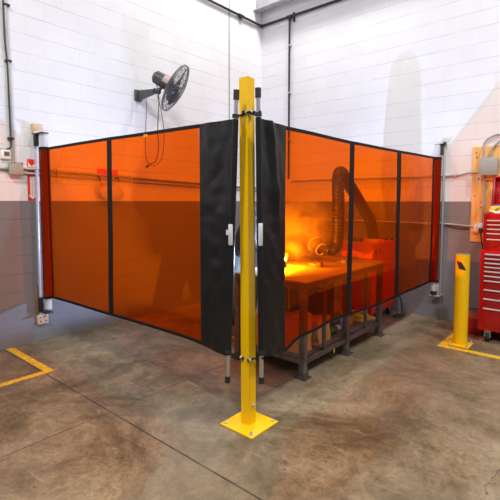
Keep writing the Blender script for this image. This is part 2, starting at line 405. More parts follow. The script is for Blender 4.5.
M['trouser'] = mat('trouser_cloth', srgb(62, 70, 62), .9, bump=.3, bs=30)
M['boot'] = mat('boot_leather', srgb(110, 82, 40), .6)
M['leather'] = mat('glove_leather', srgb(140, 104, 62), .75, bump=.2, bs=60)
M['helmet'] = mat('helmet_shell', (.015, .015, .017, 1), .25)
M['glass'] = mat('dark_lens', (.004, .02, .01, 1), .05)
M['fan'] = mat('fan_charcoal', (.07, .074, .076, 1), .4)
M['wire'] = mat('fan_wire', (.16, .16, .165, 1), .35, .6)
M['cream'] = mat('cream_bag', (.60, .57, .52, 1), .7)
M['chrome'] = mat('handle_chrome', (.74, .74, .76, 1), .3, .35)
M['arc'] = emission('arc_glow', (.46, .58, 1.0, 1), 46000)
M['blackpipe'] = mat('black_pipe', (.022, .024, .024, 1), .45, .2)
M['beam'] = mat('beam_paint', (.52, .50, .54, 1), .6)
M['caulk'] = mat('caulk', (.36, .34, .32, 1), .7)

# ------------------------------------------------------------------ setting
def struct(o): o['kind'] = 'structure'; return o
struct(MB().box((-.2, -12, -.2), (9, .2, 0)).build('floor', M['floor'], smooth=False))
struct(MB().box((-.2, -12, 0), (0, .2, 7.4)).build('wall_left', M['wallL'], smooth=False))
struct(MB().box((0, 0, 0), (9, .2, 7.4)).build('wall_right', M['wallR'], smooth=False))
struct(MB().box((-.2, -12, 7.4), (9, .2, 7.6)).build('ceiling', M['ceil'], smooth=False))
struct(MB().box((0, -.868, 0), (.006, -.842, 7.4), .002).build('trim_1', M['caulk']))
# steel channel under the roof in the corner
t = thing('steel_beam', 'painted steel roof beam at the top of the corner above the right wall', 'beam', (0, -.15, 5))
MB().box((.0, -.23, 5.0), (8.8, -.085, 5.018), .003).build('bottom_flange', M['beam'], t)
MB().box((.0, -.165, 5.018), (8.8, -.15, 5.40), .001).build('web', M['beam'], t)
MB().box((.0, -.23, 5.40), (8.8, -.085, 5.418), .003).build('top_flange', M['beam'], t)

def floor_line(label, segs):
    b = MB()
    for lo, hi in segs: b.box((lo[0], lo[1], 0), (hi[0], hi[1], .0015))
    tag(b.build('floor_line', M['yelline'], smooth=False), label, 'floor marking')
floor_line('yellow painted floor line with a corner running to the grey left wall', [((.0, -4.44), (.92, -4.365)), ((.92, -9.5), (.995, -4.365))])
floor_line('yellow painted floor line around the red tool cabinet and bollard', [((3.56, -1.235), (6.0, -1.15)), ((3.56, -1.15), (3.645, -.1))])

# ------------------------------------------------------------------ yellow post
t = thing('support_post', 'tall square yellow steel post standing between the two curtain ends', 'post', (3.045, -3.896, 0))
MB().poly([(3.005, -3.934, .012), (3.081, -3.934, .012), (3.081, -3.858, .012), (3.005, -3.858, .012)], (-.012, -.010, 2.468)).build('tube', M['yellow'], t)
pl = MB().box((2.897, -4.047, 0), (3.202, -3.744, .012), .002).build('base_plate', M['yellow'], t)
for i, (x, y) in enumerate(((2.925, -4.018), (3.172, -4.018), (3.172, -3.772), (2.925, -3.772))):
    b = MB().cyl((x, y, .012), (x, y, .02), .013, seg=6)
    if i == 1: b.cyl((x, y, .02), (x, y, .038), .008, seg=12)
    b.build('anchor_bolt', M['galv'], pl)
b = MB().cyl((3.083, -3.896, .155), (3.097, -3.896, .155), .012, seg=6); b.cyl((3.097, -3.896, .155), (3.107, -3.896, .155), .006, seg=10)
b.build('side_bolt', M['galv'], t)

# ------------------------------------------------------------------ curtains
def nz(x, y, s): return noise.noise(Vector((x * s, y * s, 3.1 * s)))
AL, PR = -4.031, 3.171
topL = [(.2, 2.214), (.53, 2.212), (1.49, 2.209), (2.69, 2.186), (3.05, 2.184)]
botL = [(.19, .528), (.9, .548), (1.68, .553), (2.62, .552), (2.95, .522)]
topR = [(-3.92, 2.186), (-3.63, 2.173), (-3.23, 2.175), (-2.64, 2.171), (-1.51, 2.194), (-.19, 2.221)]
botR = [(-3.92, .535), (-3.66, .492), (-3.6, .50), (-3.5, .535), (-3.42, .55), (-3.17, .553), (-2.96, .574), (-2.58, .562), (-1.9, .541), (-.29, .532)]
def waveL(x, z): return .007 * math.sin(x * 3.1 + 1.3 * z) + .012 * nz(x, z, 1.3)
def waveR(y, z): return .008 * math.sin(y * 2.7 + .9 * z) + .014 * nz(y, z + 7, 1.3) + (.03 * max(0, 1.0 - z) * nz(y, z, 2.2) if z < 1 else 0)
def SL(x, f, d=0, k=1, lo=0, hi=0):
    a = lerp_table(botL, x) + lo; b = lerp_table(topL, x) - hi; z = a + (b - a) * f
    return Vector((x, AL + waveL(x, z) * k + d, z))
def SR(y, f, d=0, k=1, lo=0, hi=0):
    a = lerp_table(botR, y) + lo; b = lerp_table(topR, y) - hi; z = a + (b - a) * f
    return Vector((PR + waveR(y, z) * k + d, y, z))

def curtain(side):
    left = side == 'left'
    S = SL if left else SR
    nrm = (0, 1, 0) if left else (1, 0, 0)
    if left:
        t = thing('welding_curtain', 'left retractable orange welding curtain pulled from the left wall to the yellow post', 'welding curtain', (2.0, AL, 0), 'retractable welding curtains')
        wins = [(.26, 1.43), (1.50, 2.687)]; seams = [(1.43, 1.50)]; edge = (.235, .26); pan = (2.687, 3.044); u_end = .235
    else:
        t = thing('welding_curtain', 'right retractable orange welding curtain in front of the welding table', 'welding curtain', (PR, -2.0, 0), 'retractable welding curtains')
        wins = [(-3.63, -2.645), (-2.565, -1.515), (-1.405, -.307)]; seams = [(-2.645, -2.565), (-1.515, -1.405)]; edge = (-.307, -.255); pan = (-3.915, -3.63); u_end = -.19
    for a, b in wins:
        MB().grid(lambda u, v: S(a + (b - a) * u, v, 0, 1, .02, .02), 40, 50).build('window_panel', M['vinyl'], t, ang=180, normals=False)
    for a, b in seams:
        MB().slab(lambda u, v: S(a + (b - a) * u, v), 3, 50, nrm, .006).build('seam_strip', M['blackstrip'], t)
    a, b = edge
    MB().slab(lambda u, v: S(a + (b - a) * u, v), 2, 50, nrm, .006).build('edge_strip', M['blackstrip'], t)
    lo, hi = (edge[0], pan[0]) if left else (pan[1], edge[1])
    f = .027 / 1.65
    MB().slab(lambda u, v: S(lo + (hi - lo) * u, 1 - f * v), 90, 2, nrm, .007).build('top_hem', M['blackstrip'], t)
    MB().slab(lambda u, v: S(lo + (hi - lo) * u, f * .9 * v), 90, 2, nrm, .007).build('bottom_hem', M['blackstrip'], t)
    # black end panel, creased
    a, b = pan
    def P(u, v):
        x = a + (b - a) * u
        if left: x -= .078 * (1 - v) * u
        p = S(x, v, 0, .6)
        e = u * (1 - u) * 4
        fold = e * (.016 * nz(x * 2.2 + (0 if left else v * 3.0), p.z, 3.2 if left else 2.6) + .008 * nz(x * 2, p.z * 2.4, 6))
        if not left: fold += e * .03 * math.exp(-((u - .5 + (v - .8) * .9) / .13) ** 2) * max(0, min(1, (v - .45) * 3))
        return p + V(nrm) * fold
    MB().slab(P, 30, 90, nrm, .004).build('end_panel', M['black'], t)
    # pull pole with sleeve, caps and handle
    if left: p0, p1 = V(2.959, AL, .332), V(3.048, AL, 2.373)
    else: p0, p1 = V(PR, -3.905, .344), V(PR, -3.953, 2.381)
    at = lambda f: p0 + (p1 - p0) * f
    pole = MB().cyl(at(.01), at(.99), .0155).build('pull_pole', M['steel'], t)
    MB().cyl(at(.1), at(.905), .021, seg=24).build('pole_sleeve', M['black'], pole)
    MB().cyl(at(0), at(.022), .0205, .0195).build('foot_cap', M['rubber'], pole)
    b = MB().cyl(at(.968), at(1.0), .0205, .0205); b.build('top_cap', M['rubber'], pole)
    for f_ in (.915, .112): MB().cyl(at(f_ - .006), at(f_ + .006), .024).build('strap_ring', M['blackmetal'], pole)
    c = at(.52)
    if left: MB().box(c + V(-.006, -.034, -.07), c + V(.03, -.022, .075), .005).cyl(c + V(-.012, -.026, .0), c + V(-.012, -.026, .035), .016, seg=14).build('pull_handle', M['chrome'], pole)
    else: MB().box(c + V(.020, -.045, -.08), c + V(.034, -.005, .075), .006).build('pull_handle', M['chrome'], pole)
    # wall roller: rolled vinyl, spring tube, brackets, rail
    if left: ax, ay = .165, AL - .004
    else: ax, ay = PR, -.13
    b = MB(); rr = .052; n = 26
    def roll(z0, z1):
        zs = [z0 + (z1 - z0) * i / 40 for i in range(41)]
        for i in range(40): pass
        b.grid(lambda u, v: (ax + (rr + .011 * nz(math.cos(2 * PI * u) * 2, (z0 + (z1 - z0) * v) * .35, 2.4)) * math.cos(2 * PI * u),
                             ay + (rr + .012 * nz(math.sin(2 * PI * u) * 2, (z0 + (z1 - z0) * v) * .4, 2.6)) * math.sin(2 * PI * u), z0 + (z1 - z0) * v), n, 40)
    roll(.528, 2.215)
    r_ = b.build('rolled_curtain', M['vinylroll'], t, ang=180)
    MB().cyl((ax, ay, 2.19), (ax, ay, 2.222), rr + .004, seg=26, caps=False).build('roll_hem', M['blackstrip'], r_)
    MB().cyl((ax, ay, .525), (ax, ay, .552), rr + .004, seg=26, caps=False).build('roll_hem', M['blackstrip'], r_)
    # the short web between roll and edge strip
    e0 = V(ax, ay, 0)
    if left: MB().grid(lambda u, v: S(u_end - .05 + .05 * u, v), 3, 30).build('web', M['vinyl'], r_, ang=180, normals=False)
    else: MB().grid(lambda u, v: S(-.255 + (-.15 + .255) * u, v, .04 * u), 3, 30).build('web', M['vinyl'], r_, ang=180, normals=False)
    MB().cyl((ax, ay, .40), (ax, ay, 2.37 if left else 2.39), .036, seg=22).build('roller_tube', M['chrome'], t)
    if left:
        MB().box((.0, -4.078, .20), (.03, -4.052, 2.50), .003).build('wall_rail', M['rail'], t)
        MB().box((.03, -4.09, 2.37), (ax + .05, AL + .03, 2.382), .002).box((.03, -4.095, 2.24), (.075, -4.05, 2.37), .004).build('top_bracket', M['blackmetal'], t)
        MB().box((.03, -4.09, .355), (ax + .045, AL + .03, .37), .002).box((.03, -4.095, .37), (.075, -4.05, .52), .004).build('bottom_bracket', M['blackmetal'], t)
        b = MB().box((.0, -4.098, 2.385), (.038, -3.985, 2.49), .003); blk = b.build('mounting_block', M['pine'], t)
        MB().box((.038, -4.085, 2.36), (.044, -4.0, 2.41), .001).build('fixing_plate', M['white'], blk)
        blk = MB().box((.0, -4.105, .205), (.038, -3.985, .315), .003).build('mounting_block', M['pine'], t)
        for dy, dz in ((-.035, .025), (.03, .03), (-.03, -.02), (.03, -.025)):
            MB().cyl((.038, -4.045 + dy, .26 + dz), (.040, -4.045 + dy, .26 + dz), .009, seg=10).build('screw', M['blackmetal'], blk)
        MB().box((.0, -4.115, .33), (.018, -4.088, .66), .002).build('wood_strip', M['oldwood'], t)
    else:
        MB().box((3.225, -.060, .29), (3.248, -.036, 2.41), .003).box((3.222, -.036, 2.36), (3.252, 0, 2.40), .002).box((3.222, -.036, .31), (3.252, 0, .35), .002).build('wall_rail', M['railg'], t)
        MB().box((PR - .03, ay - .02, 2.39), (3.255, -.036, 2.40), .002).box((3.20, -.12, 2.25), (3.235, -.075, 2.39), .006).build('top_bracket', M['blackmetal'], t)
        MB().box((PR - .05, ay - .03, .325), (3.262, -.036, .345), .003).box((3.20, -.12, .345), (3.235, -.075, .50), .006).build('bottom_bracket', M['railg'], t)
        MB().box((3.222, -.075, 2.385), (3.256, -.03, 2.43), .004).build('rail_cap', M['blackmetal'], t)
        MB().cyl((PR, ay, .345), (PR, ay, .40), .04, seg=18).build('spring_cap', M['blackmetal'], t)
    return t
curtain('left'); curtain('right')
# little yellow tag on the left curtain's top edge
tag(MB().box((2.02, AL - .016, 2.155), (2.07, AL - .011, 2.175), .001).build('inspection_tag', M['yellowp']), 'tiny yellow tag clipped on the top hem of the left curtain', 'tag')

# straps tying the poles to the post
def strap(label, pts):
    t = thing('tie_strap', label, 'strap', pts[0], 'straps around the yellow post')
    MB().tube(spline(pts, 6), .0095, 8, flat=.75).build('webbing', M['blackstrip'], t)
    a, b = V(pts[-2]), V(pts[-1]); d = (b - a).normalized()
    MB().cyl(b - d * .012, b + d * .012, .012, seg=10).build('hook', M['blackmetal'], t)
    c = a + (b - a) * .3
    MB().cyl(c - d * .007, c + d * .007, .0125, seg=10).build('cord_clip', M['galv'], t)
strap('upper black strap from the left pole across the yellow post front', [(3.046, -4.055, 2.205), (3.02, -3.99, 2.215), (3.015, -3.95, 2.222), (3.05, -3.9445, 2.23), (3.09, -3.946, 2.236), (3.0945, -3.91, 2.24)])
strap('upper black strap from the right pole around the yellow post corner', [(3.19, -3.952, 2.225), (3.13, -3.93, 2.222), (3.096, -3.90, 2.222), (3.0945, -3.94, 2.228), (3.075, -3.945, 2.234), (3.038, -3.9445, 2.24)])
strap('lower black strap from the left pole to the yellow post', [(2.962, -4.054, .545), (2.975, -4.0, .53), (2.99, -3.955, .51), (3.012, -3.945, .502), (3.022, -3.9445, .50)])
strap('lower black strap from the right pole to the yellow post', [(3.19, -3.915, .53), (3.14, -3.91, .515), (3.10, -3.915, .505), (3.0945, -3.935, .50), (3.085, -3.9455, .498)])

# ------------------------------------------------------------------ left wall fixtures
# wall fan
t = thing('wall_fan', 'black caged wall fan on a bracket high on the white left wall', 'fan', (0, -2.68, 3.06))
MB().box((0, -2.735, 2.985), (.03, -2.63, 3.135), .006).build('wall_plate', M['fan'], t)
arm = MB()
arm.poly([(.03, -2.70, 3.125), (.40, -2.70, 3.085), (.40, -2.70, 3.035), (.03, -2.70, 2.995)], (0, .045, 0))
arm.cyl((.40, -2.70, 3.06), (.40, -2.62, 3.06), .035, seg=16)
arm.build('bracket_arm', M['fan'], t)
fc = V(.52, -2.45, 3.12); fn = V(.655, .557, -.50).normalized()
mc = fc - fn * .18
MB().cyl(mc - fn * .12, mc + fn * .10, .085, .095, seg=28).cyl(mc - fn * .15, mc - fn * .12, .05, .085, seg=28).build('motor', M['fan'], t)
pk = fn.cross(V(0, 0, 1)).normalized(); pk2 = fn.cross(pk).normalized()
MB().cyl((.40, -2.66, 3.06), mc + V(0, 0, -.06), .022, seg=12).sphere((.41, -2.655, 3.06), .036).build('tilt_joint', M['fan'], t)
# sticker on motor
MB().grid(lambda u, v: mc + fn * (.0 + .085 * v) + (pk2 * math.sin(-.9 + 1.1 * u) + pk * math.cos(-.9 + 1.1 * u)) * .0965, 8, 2).build('rating_label', mat('rating_label_paper', srgb(196, 170, 160), .5), t, normals=False)
R = .325
g = MB()
for sgn, dome in ((-1, .07), (1, .075)):
    for k in range(9):
        r = R * (.22 + .78 * k / 8); h = dome * (1 - (r / R) ** 2) + .018
        g.ring(fc + fn * sgn * h, fn, r, .0028, 48, 5)
    for k in range(20):
        a = 2 * PI * k / 20; pts = []
        for j in range(7):
            r = R * (.2 + .8 * j / 6); h = dome * (1 - (r / R) ** 2) + .018
            pts.append(fc + fn * sgn * h + (pk * math.cos(a + .25 * j / 6) + pk2 * math.sin(a + .25 * j / 6)) * r)
        g.tube(pts, .0025, 5)
    g.cyl(fc + fn * sgn * (dome + .008), fc + fn * sgn * (dome + .02), R * .2, seg=28)
g.ring(fc, fn, R, .008, 48, 8)
g.build('guard', M['wire'], t)
MB().cyl(fc - fn * .07, fc + fn * .05, .055, .045, seg=24).build('blade_hub', M['dark'], t)
for k in range(3):
    a0 = 2 * PI * k / 3 + .5
    def bl(u, v):
        r = .05 + .245 * u; wd = (.35 + .55 * math.sin(PI * min(1, u * 1.1) * .6)) ; a = a0 + (v - .5) * 1.15 * wd / (.5 + u)
        return fc + (pk * math.cos(a) + pk2 * math.sin(a)) * r + fn * ((v - .5) * .07)
    MB().slab(bl, 10, 6, fn, .003).build('blade', M['dark'], t)
MB().tube(spline([mc - fn * .1 + V(0, -.02, -.06), (.36, -2.60, 2.98), (.26, -2.55, 2.6), (.25, -2.53, 2.36), (.25, -2.58, 2.17), (.25, -2.66, 2.13), (.25, -2.70, 2.10)]), .006, 6).cyl((.25, -2.70, 2.105), (.25, -2.735, 2.075), .014, seg=10).build('power_cord', M['dark'], t)
MB().tube(spline([(.2, -2.70, 3.01), (.24, -2.71, 2.9), (.25, -2.74, 2.55), (.25, -2.745, 2.25), (.25, -2.70, 2.13), (.25, -2.60, 2.11), (.25, -2.49, 2.2), (.25, -2.44, 2.4), (.25, -2.44, 2.63), (.28, -2.51, 2.88), (.36, -2.63, 3.03)]), .005, 6).build('pull_cord', M['wire'], t)

# thermostat
t = thing('thermostat', 'small white thermostat with green display on the left wall', 'thermostat', (0, -4.375, 2.12))
MB().box((0, -4.43, 2.075), (.03, -4.335, 2.175), .005).build('housing', M['white'], t)
MB().box((.03, -4.40, 2.108), (.0315, -4.345, 2.155), .0005).build('display', M['lcd'], t)
MB().box((0, -4.445, 2.182), (.02, -4.33, 2.188), .002).build('top_ledge', M['conduit'], t)
# junction box and conduits
t = thing('junction_box', 'grey beige electrical junction box below the conduit on the left wall', 'junction box', (0, -4.27, 1.92))
MB().box((0, -4.36, 1.915), (.065, -4.225, 2.045), .006).build('housing', M['boxbeige'], t)
b = MB().box((.065, -4.363, 1.912), (.071, -4.222, 2.048), .003); lid = b.build('cover', M['boxbeige'], t)
for y, z in ((-4.345, 2.033), (-4.24, 2.033), (-4.315, 2.038)):
    MB().cyl((.071, y, z), (.074, y, z), .007, seg=10).build('screw', M['blackmetal'], lid)
t = thing('conduit', 'vertical grey conduit with a dark cable running up the left wall above the junction box', 'conduit', (0, -4.310, 2.0))
MB().tube(spline([(.022, -4.305, 2.05), (.022, -4.302, 2.25), (.022, -4.310, 2.6), (.022, -4.318, 3.0), (.022, -4.330, 3.4), (.022, -4.335, 3.8), (.022, -4.335, 4.6)]), .0135, 10).build('pipe', M['conduit'], t)
MB().tube(spline([(.03, -4.365, 2.185), (.028, -4.330, 2.21), (.028, -4.330, 2.32), (.028, -4.332, 2.6), (.028, -4.338, 3.1), (.028, -4.356, 3.4), (.028, -4.360, 4.6)]), .0085, 8).build('cable', M['dark'], t)
for z in (2.3, 3.12, 3.7, 4.5):
    MB().box((0, -4.355, z - .012), (.04, -4.292, z + .012), .004).build('pipe_clip', M['blackmetal'], t)
def hconduit(label, z, y0, y1, r, off, fall=.029):
    t = thing('conduit', label, 'conduit', (0, y0, z))
    zz = lambda y: z - (y - y0) * fall
    MB().cyl((off, y0, z), (off, y1, zz(y1)), r, seg=12).build('pipe', M['conduit'], t)
    y = y0 + .4
    while y < y1:
        MB().box((0, y - .012, zz(y) - r - .006), (off + r + .004, y + .012, zz(y) + r + .006), .003).build('pipe_clip', M['galv'], t)
        y += 1.0
hconduit('upper of the two thin level conduits right of the junction box on the left wall', 1.985, -4.222, -.05, .016, .016)
hconduit('lower of the two thin level conduits right of the junction box on the left wall', 1.934, -4.222, -.05, .014, .014)
hconduit('single level conduit entering the junction box from the left frame edge', 1.975, -6.4, -4.363, .018, .018, 0)
# fire extinguisher sign
t = thing('safety_sign', 'tall narrow red and white arrow sign beside the left curtain rail', 'sign', (0, -4.105, 1.63))
y0, y1 = -4.158, -4.056; ym = (y0 + y1) / 2
MB().box((0, y0, 1.63), (.003, y1, 2.094), .0005).build('sign_plate', M['redsign'], t)
MB().poly([(.003, y0 + .012, 2.055), (.003, y0 + .012, 2.005), (.003, y1 - .012, 2.005), (.003, y1 - .012, 2.055), (.003, ym, 2.018)], (.0008, 0, 0)).build('pictogram_panel', M['signwhite'], t)
MB().box((.003, y0 + .008, 1.966), (.0038, y1 - .008, 1.999)).build('word_panel', M['signwhite'], t)
text_mesh('lettering', 'FIRE', .034, M['redsign'], t, (.0045, ym, 1.982), (0, 1, 0), (0, 0, 1))
a = .024
MB().poly([(.003, ym - a, 1.90), (.003, ym - a, 1.69), (.003, ym - .044, 1.69), (.003, ym, 1.642), (.003, ym + .044, 1.69), (.003, ym + a, 1.69), (.003, ym + a, 1.90)], (.0008, 0, 0)).build('arrow', M['signwhite'], t)
for i, ch in enumerate('EXTINGUISHER'):
    text_mesh('lettering', ch, .021, M['redsign'], t, (.0045, ym, 1.890 - i * .0183), (0, 1, 0), (0, 0, 1))
# red sign and pale bag on hooks behind the left curtain
tag(MB().box((0, -3.31, 1.965), (.004, -3.01, 2.035), .001).build('wall_sign', M['redsign']), 'small level red sign above the hanging bag, seen through the left curtain', 'sign')
t = thing('hanging_bag', 'pale rounded bag hanging on two wall hooks, seen through the left curtain', 'bag', (.06, -3.16, 1.65))
def bag(u, v):
    a = 2 * PI * u; w = (.05 + .13 * math.sin(PI * min(1, .12 + v * .86)) ** .6)
    return (.075 + .065 * math.sin(PI * min(1, .15 + v * .8)) ** .6 * math.cos(a), -3.155 + w * math.sin(a), 1.645 + .185 * v)
MB().grid(bag, 28, 12).build('sack', M['cream'], t)
for y in (-3.295, -3.035):
    MB().tube(spline([(.0, y, 1.93), (.05, y, 1.925), (.06, y, 1.895), (.035, y, 1.88)]), .007, 8).build('hook', M['dark'], t)
    MB().tube([(.05, y, 1.89), (.075, -3.155 + (y + 3.155) * .8, 1.79)], .006, 6).build('strap', M['redsign'], t)

# black pipe along both walls
t = thing('gas_pipe', 'thin black pipe running level along both walls high in the corner', 'pipe', (0, 0, 4.78))
MB().cyl((.035, -7, 4.78), (.035, -.035, 4.78), .021, seg=14).cyl((.035, -.035, 4.78), (8.5, -.035, 4.78), .021, seg=14).sphere((.035, -.035, 4.78), .034).build('main_run', M['blackpipe'], t)
for c, d in (((.035, -.60, 4.78), (0, 1, 0)), ((.65, -.035, 4.78), (1, 0, 0))):
    c = V(c); d = V(d)
    MB().cyl(c - d * .05, c + d * .05, .03, seg=14).cyl(c, c - V(0, 0, .06), .027, seg=14).build('tee_fitting', M['blackpipe'], t)
MB().cyl((.65, -.035, 4.78), (.65, -.035, 2.02), .017, seg=12).build('drop_pipe', M['blackpipe'], t)
for z in (4.3, 3.5, 2.7): MB().box((.625, -.055, z - .012), (.675, 0, z + .012), .003).build('pipe_clip', M['galv'], t)
MB().box((.725, -.05, 4.68), (.745, -.0, 4.83), .003).build('pipe_hanger', M['blackmetal'], t)

# ------------------------------------------------------------------ right wall fixtures
def rconduit(label, pts, r=.0135):
    t = thing('conduit', label, 'conduit', pts[0])
    MB().tube(spline(pts, 6), r, 10).build('pipe', M['conduit'], t)
    return t
tt = rconduit('upper level grey conduit on the right wall entering the grey box on the plywood', [(.70, -.018, 1.975), (1.5, -.018, 1.978), (2.9, -.018, 1.972), (3.32, -.018, 1.972), (3.45, -.022, 1.985), (3.55, -.035, 2.005), (3.67, -.05, 2.005)])
MB().box((3.36, -.036, 1.952), (3.385, 0, 1.998), .003).build('pipe_clip', M['galv'], tt)
tt = rconduit('lower level grey conduit on the right wall ending at the outlet', [(.64, -.018, 1.325), (1.5, -.018, 1.328), (2.8, -.018, 1.322), (3.25, -.018, 1.322), (3.6, -.03, 1.30), (3.62, -.045, 1.295)])
MB().box((3.0, -.036, 1.30), (3.025, 0, 1.345), .003).build('pipe_clip', M['galv'], tt)
tag(MB().tube(spline([(3.27, -.009, 1.30), (3.36, -.009, 1.275), (3.46, -.009, 1.262), (3.56, -.009, 1.262)]), .008, 8).build('loose_cable', M['dark']), 'dark loose cable sagging under the lower conduit beside the plywood', 'cable')
# plywood board
t = thing('plywood_board', 'tall tan plywood board fixed to the right wall behind the tool cabinet', 'board', (3.9, 0, 1.1))
MB().box((3.58, -.022, 1.10), (4.75, -.002, 2.335), .002).build('panel', M['ply'], t)
MB().box((3.72, -.055, 1.90), (4.75, -.02, 1.97), .003).build('cross_batten', M['ply'], t)
for x, z in ((3.62, 2.26), (3.63, 2.20), (3.70, 1.62), (3.70, 1.55), (3.62, 1.7)):
    MB().cyl((x, -.02, z), (x, -.024, z), .008, seg=10).build('screw', M['blackmetal'], t)
t = thing('sticker', 'small white sticker with a dark mark on the plywood under the grey box', 'sticker', (3.69, -.021, 1.92))
MB().box((3.64, -.0255, 1.885), (3.682, -.0225, 1.955)).build('paper', M['signwhite'], t)
MB().box((3.654, -.0265, 1.905), (3.668, -.0255, 1.935)).build('printed_mark', M['dark'], t)
# electrical box
t = thing('electrical_box', 'square grey electrical box with two curved conduits on the plywood board', 'electrical box', (3.76, -.07, 1.97))
MB().box((3.688, -.13, 1.965), (3.885, -.022, 2.175), .004).build('housing', M['boxgrey'], t)
cv = MB().box((3.683, -.136, 1.96), (3.89, -.13, 2.18), .002).build('cover', M['boxgrey'], t)
for x, z in ((3.694, 2.168), (3.879, 2.168), (3.694, 1.972), (3.879, 1.972)):
    MB().cyl((x, -.136, z), (x, -.139, z), .005, seg=10).build('screw', M['galv'], cv)
MB().tube(spline([(3.715, -.075, 2.17), (3.712, -.07, 2.28), (3.715, -.06, 2.36), (3.76, -.05, 2.425), (3.84, -.04, 2.465), (3.95, -.03, 2.465), (4.5, -.03, 2.45)]), .013, 10).build('curved_conduit', M['conduit'], t)
MB().tube(spline([(3.80, -.075, 2.17), (3.80, -.07, 2.25), (3.82, -.06, 2.31), (3.865, -.05, 2.36), (3.94, -.045, 2.385), (4.5, -.045, 2.385)]), .013, 10).build('curved_conduit', M['conduit'], t)
MB().tube([(3.735, -.06, 1.965), (3.735, -.055, 1.6), (3.72, -.055, 1.34)], .012, 10).build('drop_conduit', M['conduit'], t)
# outlet
t = thing('power_outlet', 'double electrical outlet with a black plug low on the plywood board', 'outlet', (3.68, -.04, 1.29))
MB().box((3.625, -.075, 1.225), (3.735, -.02, 1.345), .005).build('housing', M['galv'], t)
for x in (3.652, 3.70): MB().cyl((x, -.075, 1.31), (x, -.082, 1.31), .02, seg=16).build('socket', M['white'], t)
MB().box((3.70, -.125, 1.225), (3.745, -.075, 1.285), .008).tube(spline([(3.725, -.115, 1.23), (3.735, -.12, 1.15), (3.76, -.1, 1.0), (3.80, -.08, .8)]), .008, 8).build('plug', M['rubber'], t)

# ------------------------------------------------------------------ bollard
bx, by = 3.745, -1.01
t = thing('bollard', 'short round yellow steel bollard in front of the red tool cabinet', 'bollard', (bx, by, 0))
MB().cyl((bx, by, .012), (bx, by, 1.035), .074, seg=40).build('pipe', M['yellow'], t)
MB().cyl((bx, by, 1.0355), (bx, by, 1.038), .070, seg=40).build('top_cap', mat('cap_grey', (.16, .17, .12, 1), .6), t)
q = .115
pl = MB().box((bx - q, by - q, 0), (bx + q, by + q, .014), .003).build('base_plate', M['yellow'], t)
for sx_ in (-1, 1):
    for sy_ in (-1, 1):
        c = V(bx + sx_ * .093, by + sy_ * .093, .014)
        MB().cyl(c, c + V(0, 0, .004), .017, seg=16).cyl(c + V(0, 0, .004), c + V(0, 0, .018), .012, seg=6).cyl(c + V(0, 0, .018), c + V(0, 0, .032), .007, seg=10).build('anchor_bolt', M['galv'], pl)
def decal(a, z, dr): return (bx + (.074 + dr) * math.cos(a), by + (.074 + dr) * math.sin(a), z)
b = MB(); A_ = [math.radians(a) for a in (-132, -86, -106, -46)]   # top left, top right, bottom left, bottom right
b.grid(lambda u, v: decal((A_[2] + (A_[3] - A_[2]) * u) * (1 - v) + (A_[0] + (A_[1] - A_[0]) * u) * v, .875 + .09 * v - .012 * u, .0012), 14, 4)
b.build('black_decal', M['rubber'], t, normals=False)

# ------------------------------------------------------------------ tool cabinet
X0, X1 = 3.865, 4.60
t = thing('tool_cabinet', 'red rolling drawer cabinet on casters behind the bollard', 'tool cabinet', (4.2, -.47, 0))
F = -.745
MB().box((X0, F, .14), (X1, -.22, 1.07), .006).build('body', M['red'], t)
zs = [1.035, .985, .935, .888, .838, .785, .730, .625, .52, .41, .17]
for k in range(10):
    zt, zb = zs[k], zs[k + 1] + .008
    d = MB().box((X0 + .045, F - .012, zb), (X1 - .045, F, zt), .003).build('drawer', M['darkred'], t)
    MB().box((X0 + .05, F - .032, zt - .018), (X1 - .05, F - .012, zt - .002), .004).build('handle', M['chrome'], d)
for x in (X0 + .09, X1 - .09):
    for y in (-.68, -.29):
        c = MB().cyl((x - .02, y, .055), (x + .02, y, .055), .055, seg=24).build('caster', M['rubber'], t)
        MB().box((x - .032, y - .03, .105), (x + .032, y + .03, .14), .003).box((x - .032, y - .02, .05), (x - .024, y + .02, .11)).box((x + .024, y - .02, .05), (x + .032, y + .02, .11)).build('caster_fork', M['galv'], c)
t = thing('tool_chest', 'red tool chest with open lid standing on the rolling drawer cabinet', 'tool chest', (4.2, -.48, 1.07))
X0, F = 3.882, -.73
MB().box((X0, F, 1.072), (X1 - .02, -.28, 1.43), .005).box((X0, F, 1.43), (X0 + .02, -.28, 1.50), .003).box((X1 - .04, F, 1.43), (X1 - .02, -.28, 1.50), .003).box((X0 + .02, F, 1.43), (X1 - .04, F + .02, 1.49), .003).build('body', M['red'], t)
zs = [1.42, 1.372, 1.322, 1.272, 1.205, 1.10]
for k in range(5):
    zt, zb = zs[k], zs[k + 1] + .007
    d = MB().box((X0 + .035, F - .012, zb), (X1 - .055, F, zt), .003).build('drawer', M['darkred'], t)
    MB().box((X0 + .04, F - .03, zt - .017), (X1 - .06, F - .012, zt - .002), .004).build('handle', M['chrome'], d)
rot = Matrix.Rotation(math.radians(-12), 3, 'X'); pv = (4.2, -.30, 1.50)
b = MB().box((X0 + .01, -.32, 1.50), (X1 - .03, -.30, 1.92), .006, rot, pv).box((X0 + .01, -.40, 1.50), (X0 + .025, -.32, 1.92), .004, rot, pv).box((X0 + .01, -.40, 1.905), (X1 - .03, -.32, 1.92), .004, rot, pv)
lid = b.build('lid', M['red'], t)
MB().box((X0 + .005, -.405, 1.50), (X0 + .014, -.31, 1.925), .002, rot, pv).build('lid_edge_trim', M['dark'], lid)
tag(MB().box((3.965, -.40, 1.60), (4.35, -.325, 1.80), .01, rot, pv).build('tray', mat('tray_red', srgb(220, 26, 22), .35)), 'bright red tray hung inside the open tool chest lid', 'tray')
t = thing('product_packet', 'yellow and white packet lying on top of the open tool chest', 'packet', (4.0, -.66, 1.49))
rp = Matrix.Rotation(math.radians(35), 3, 'X')
